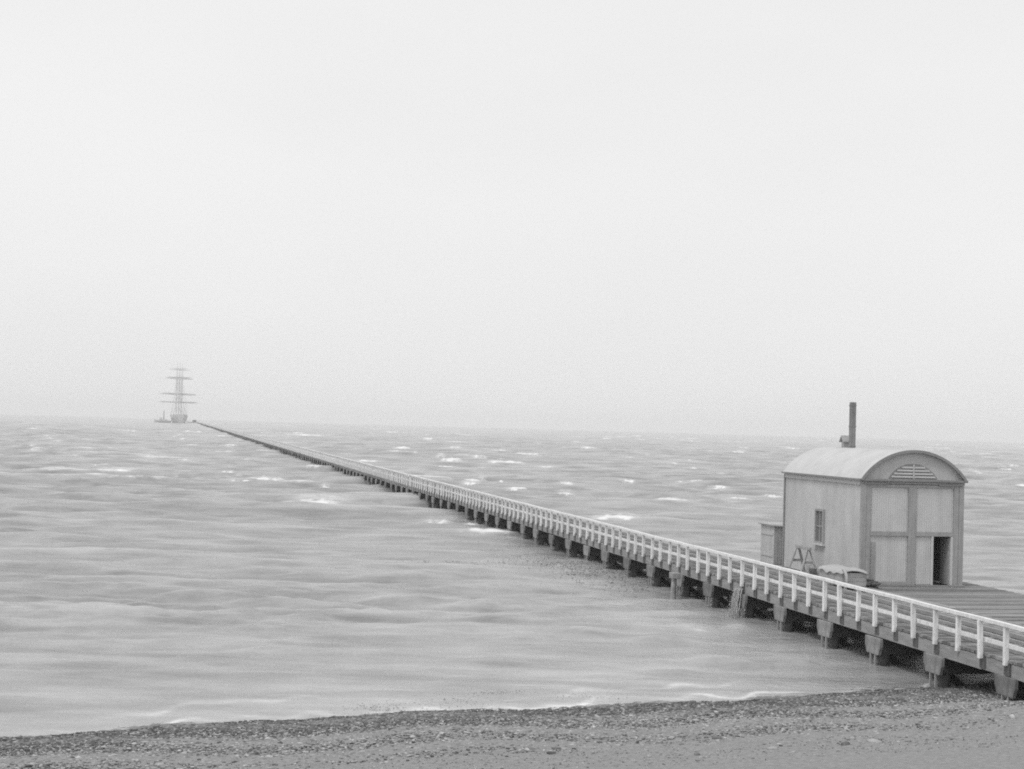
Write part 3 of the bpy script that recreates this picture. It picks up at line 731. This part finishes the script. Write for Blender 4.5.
# ------------------------------------------------------------------ sailing ship at the jetty head
shp = empty('sailing_ship', W(1915, -1.5, -.2), ANG + R(8)); shp.scale = (1.15,) * 3
tag(shp, 'three masted square rigged ship with bare yards at the jetty end', 'sailing ship')
HLn = 32
def hull_pt(a, b):
    y = -HLn + 2 * HLn * a; t = abs(2 * a - 1)
    bw = 6.0 * (1 - t ** (3.2 if a > .5 else 6)) + (.15 if a > .5 else 1.2 * 1)
    zt = 6.0 + 2.4 * (2 * a - 1) ** 2 * (1.0 if a > .5 else 1.15)
    ang = (b - .5) * 2; s = 1 if ang > 0 else -1; q = abs(ang)
    return (s * bw * min(1, (q ** .5) * (1.02)), y + (1.5 * q if a > .9 else 0), -2.2 + (zt + 2.2) * q ** 1.3)
d = MB(); d.grid(41, 21, hull_pt)
d.grid(41, 2, lambda a, b: (hull_pt(a, b)[0] * .98, hull_pt(a, b)[1], hull_pt(a, 1.0)[2] - .7))
d.add([hull_pt(0, k / 20) for k in range(21)], [tuple(range(21))])
hull = d.build('hull', 'ship_hazed', shp, fix=False)
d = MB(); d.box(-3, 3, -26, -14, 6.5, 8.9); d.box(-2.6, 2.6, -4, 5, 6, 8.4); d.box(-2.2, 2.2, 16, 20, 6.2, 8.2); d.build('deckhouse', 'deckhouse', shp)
d = MB(); d.tube([(0, HLn - 2, 8.5), (0, HLn + 13, 13.5)], [.5, .2], 8); d.build('bowsprit', 'spar', shp)
for my, sc in ((17, 1.0), (-2, 1.01), (-19, .97)):
    d = MB(); d.tube([(0, my, 4), (0, my - .3, 26 * sc), (0, my - .5, 45 * sc), (0, my - .8, 62.5 * sc)], [.5, .42, .28, .10], 8)
    for z in (25, 44): d.box(-1.5, 1.5, my - 1.2, my + .8, z * sc, z * sc + .4)
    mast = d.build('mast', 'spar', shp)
    for z, hw, rr_ in ((21.3, 18, .55), (29.6, 16.6, .6), (46, 12.2, .6), (55, 8.6, .32)):
        hw *= sc; tilt = random.gauss(0, .008)
        d = MB(); d.tube([(-hw, my + .9, (z + tilt * -hw) * sc), (-hw * .6, my + .9, (z + tilt * -hw * .6) * sc), (0, my + .9, z * sc), (hw * .6, my + .9, (z + tilt * hw * .6) * sc), (hw, my + .9, (z + tilt * hw) * sc)],
                         [rr_ * .35, rr_ * .8, rr_, rr_ * .8, rr_ * .35], 8)
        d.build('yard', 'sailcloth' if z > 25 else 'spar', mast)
    d = MB()
    for s in (-1, 1):
        for k in range(5):
            d.tube([(s * 5.9, my - 2.5 + k * 1.0, 6.3), (s * .5, my - .4, 25.5 * sc)], .09, 5, False)
            if k < 3:
                d.tube([(s * 1.5, my - 1 + k * .7, 25.4 * sc), (s * .25, my - .5, 44 * sc)], .08, 5, False)
                d.tube([(s * 5.7, my - 5 - k, 6.3), (s * .2, my - .6, (43 + k * 6) * sc)], .06, 5, False)
        for z in np.arange(8, 25, 1.5):
            q = (z * 1.0 - 6.3) / (25.5 * sc - 6.3); d.tube([(s * (5.9 - 5.4 * q), my - 2.5 * (1 - q), z), (s * (5.9 - 5.4 * q), my + 1.5 * (1 - q), z)], .05, 4, False)
    d.build('rigging', 'spar', mast, fix=False)
d = MB(); d.tube([(0, -20, 10.5), (0, -33, 12.5)], [.3, .18], 8); d.build('boom', 'spar', shp)

# steam tug off the ship's left side
tg = empty('steam_tug', W(1900, -18.8, -.1), R(95)); tg.scale = (1.15,) * 3
tag(tg, 'small steam tug with one tall funnel left of the sailing ship', 'tug')
def tug_pt(a, b):
    y = -8.5 + 17 * a; t = abs(2 * a - 1); bw = 2.3 * (1 - t ** (2.6 if a > .5 else 4)) + .1
    q = abs(2 * b - 1); s = 1 if b > .5 else -1
    return (s * bw * min(1, q ** .5), y, -1 + (2.6 + 1.2 * (a - .4) ** 2 * 3) * q ** 1.2)
d = MB(); d.grid(31, 15, tug_pt); d.grid(31, 2, lambda a, b: (tug_pt(a, b)[0] * .97, tug_pt(a, b)[1], tug_pt(a, 1)[2] - .35)); d.build('hull', 'ship_hazed', tg, fix=False)
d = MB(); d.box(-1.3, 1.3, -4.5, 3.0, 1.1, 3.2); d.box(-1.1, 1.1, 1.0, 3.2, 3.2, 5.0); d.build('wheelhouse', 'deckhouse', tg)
d = MB(); d.tube([(0, -.8, 3.0), (0, -.9, 12.2)], [.75, .62], 14); d.build('funnel', 'ship_hazed', tg)
d = MB(); d.tube([(0, 5.5, 1.5), (0, 5.4, 8.2)], [.14, .06], 6); d.build('mast', 'spar', tg)

# low store on the jetty head
st = empty('store_shed', W(1915, 17.5, DZ)); tag(st, 'low dark store shed far off on the jetty head', 'shed')
d = MB(); d.box(-2.2, 2.2, -4, 4, 0, 2.0); d.build('wall', 'trim_dark', st)
d = MB(); d.prism([(-2.5, 1.95), (0, 2.9), (2.5, 1.95), (0, 3.0)][:3], 1, -4.3, 4.3); d.build('roof', 'frame_paint', st)

# ------------------------------------------------------------------ air
HAZE = 0.00019
d = MB(); d.box(-9000, 9000, -250, 12900, -22, 80)
hm = bpy.data.materials.new('haze_air'); hm.use_nodes = True; nt = hm.node_tree; nt.nodes.remove(nt.nodes['Principled BSDF'])
pv = nt.nodes.new('ShaderNodeVolumePrincipled'); pv.inputs['Color'].default_value = (1, 1, 1, 1); pv.inputs['Density'].default_value = HAZE; pv.inputs['Anisotropy'].default_value = 0.0
nt.links.new(pv.outputs['Volume'], nt.nodes['Material Output'].inputs['Volume'])
hz = d.build('haze', hm); tag(hz, 'pale sea haze', 'haze', kind='stuff')

# ------------------------------------------------------------------ sky and sun: thin overcast
SUN_EL, SUN_AZ = R(58), R(225)       # azimuth measured clockwise from +Y: behind the camera, to the left
w = bpy.data.worlds.new('World'); S.world = w; w.use_nodes = True; nt = w.node_tree; N = nt.nodes; L = nt.links
bg = N['Background']; bg.inputs['Strength'].default_value = 0.1
sk = N.new('ShaderNodeTexSky'); sk.sky_type = 'NISHITA'; sk.sun_disc = False; sk.sun_elevation = SUN_EL; sk.sun_rotation = SUN_AZ; sk.air_density = 1; sk.dust_density = 3
bw = N.new('ShaderNodeRGBToBW'); L.new(sk.outputs['Color'], bw.inputs['Color'])
mx = N.new('ShaderNodeMix'); mx.data_type = 'FLOAT'; mx.inputs[0].default_value = 0.82      # cloud cover over the clear sky
L.new(bw.outputs['Val'], mx.inputs[2])
tc = N.new('ShaderNodeTexCoord'); ns = N.new('ShaderNodeTexNoise'); ns.inputs['Scale'].default_value = 2.0; ns.inputs['Detail'].default_value = 4
mp = N.new('ShaderNodeMapping'); mp.inputs['Scale'].default_value = (1, 1, 2.5); L.new(tc.outputs['Generated'], mp.inputs['Vector']); L.new(mp.outputs['Vector'], ns.inputs['Vector'])
mr = N.new('ShaderNodeMapRange'); mr.inputs['From Min'].default_value = .3; mr.inputs['From Max'].default_value = .7; mr.inputs['To Min'].default_value = 8.1; mr.inputs['To Max'].default_value = 8.75
L.new(ns.outputs['Fac'], mr.inputs['Value']); L.new(mr.outputs['Result'], mx.inputs[3])
L.new(mx.outputs[0], bg.inputs['Color'])
sl = bpy.data.lights.new('sun', 'SUN'); sl.energy = 1.1; sl.angle = R(14); sl.color = (1, 1, 1)
so = bpy.data.objects.new('sun', sl); COL.objects.link(so)
sd = Vector((math.sin(SUN_AZ) * math.cos(SUN_EL), math.cos(SUN_AZ) * math.cos(SUN_EL), math.sin(SUN_EL)))
so.rotation_euler = sd.to_track_quat('Z', 'Y').to_euler(); so.location = (0, -20, 40)

vs = S.view_settings; vs.view_transform = 'Standard'; vs.look = 'None'; vs.gamma = 1; vs.exposure = 0.22; vs.use_curve_mapping = False
S.render.engine = 'CYCLES'
S.cycles.use_denoising = False
S.cycles.max_bounces = 10; S.cycles.diffuse_bounces = 3; S.cycles.glossy_bounces = 3; S.cycles.volume_bounces = 6
S.cycles.filter_width = 1.9
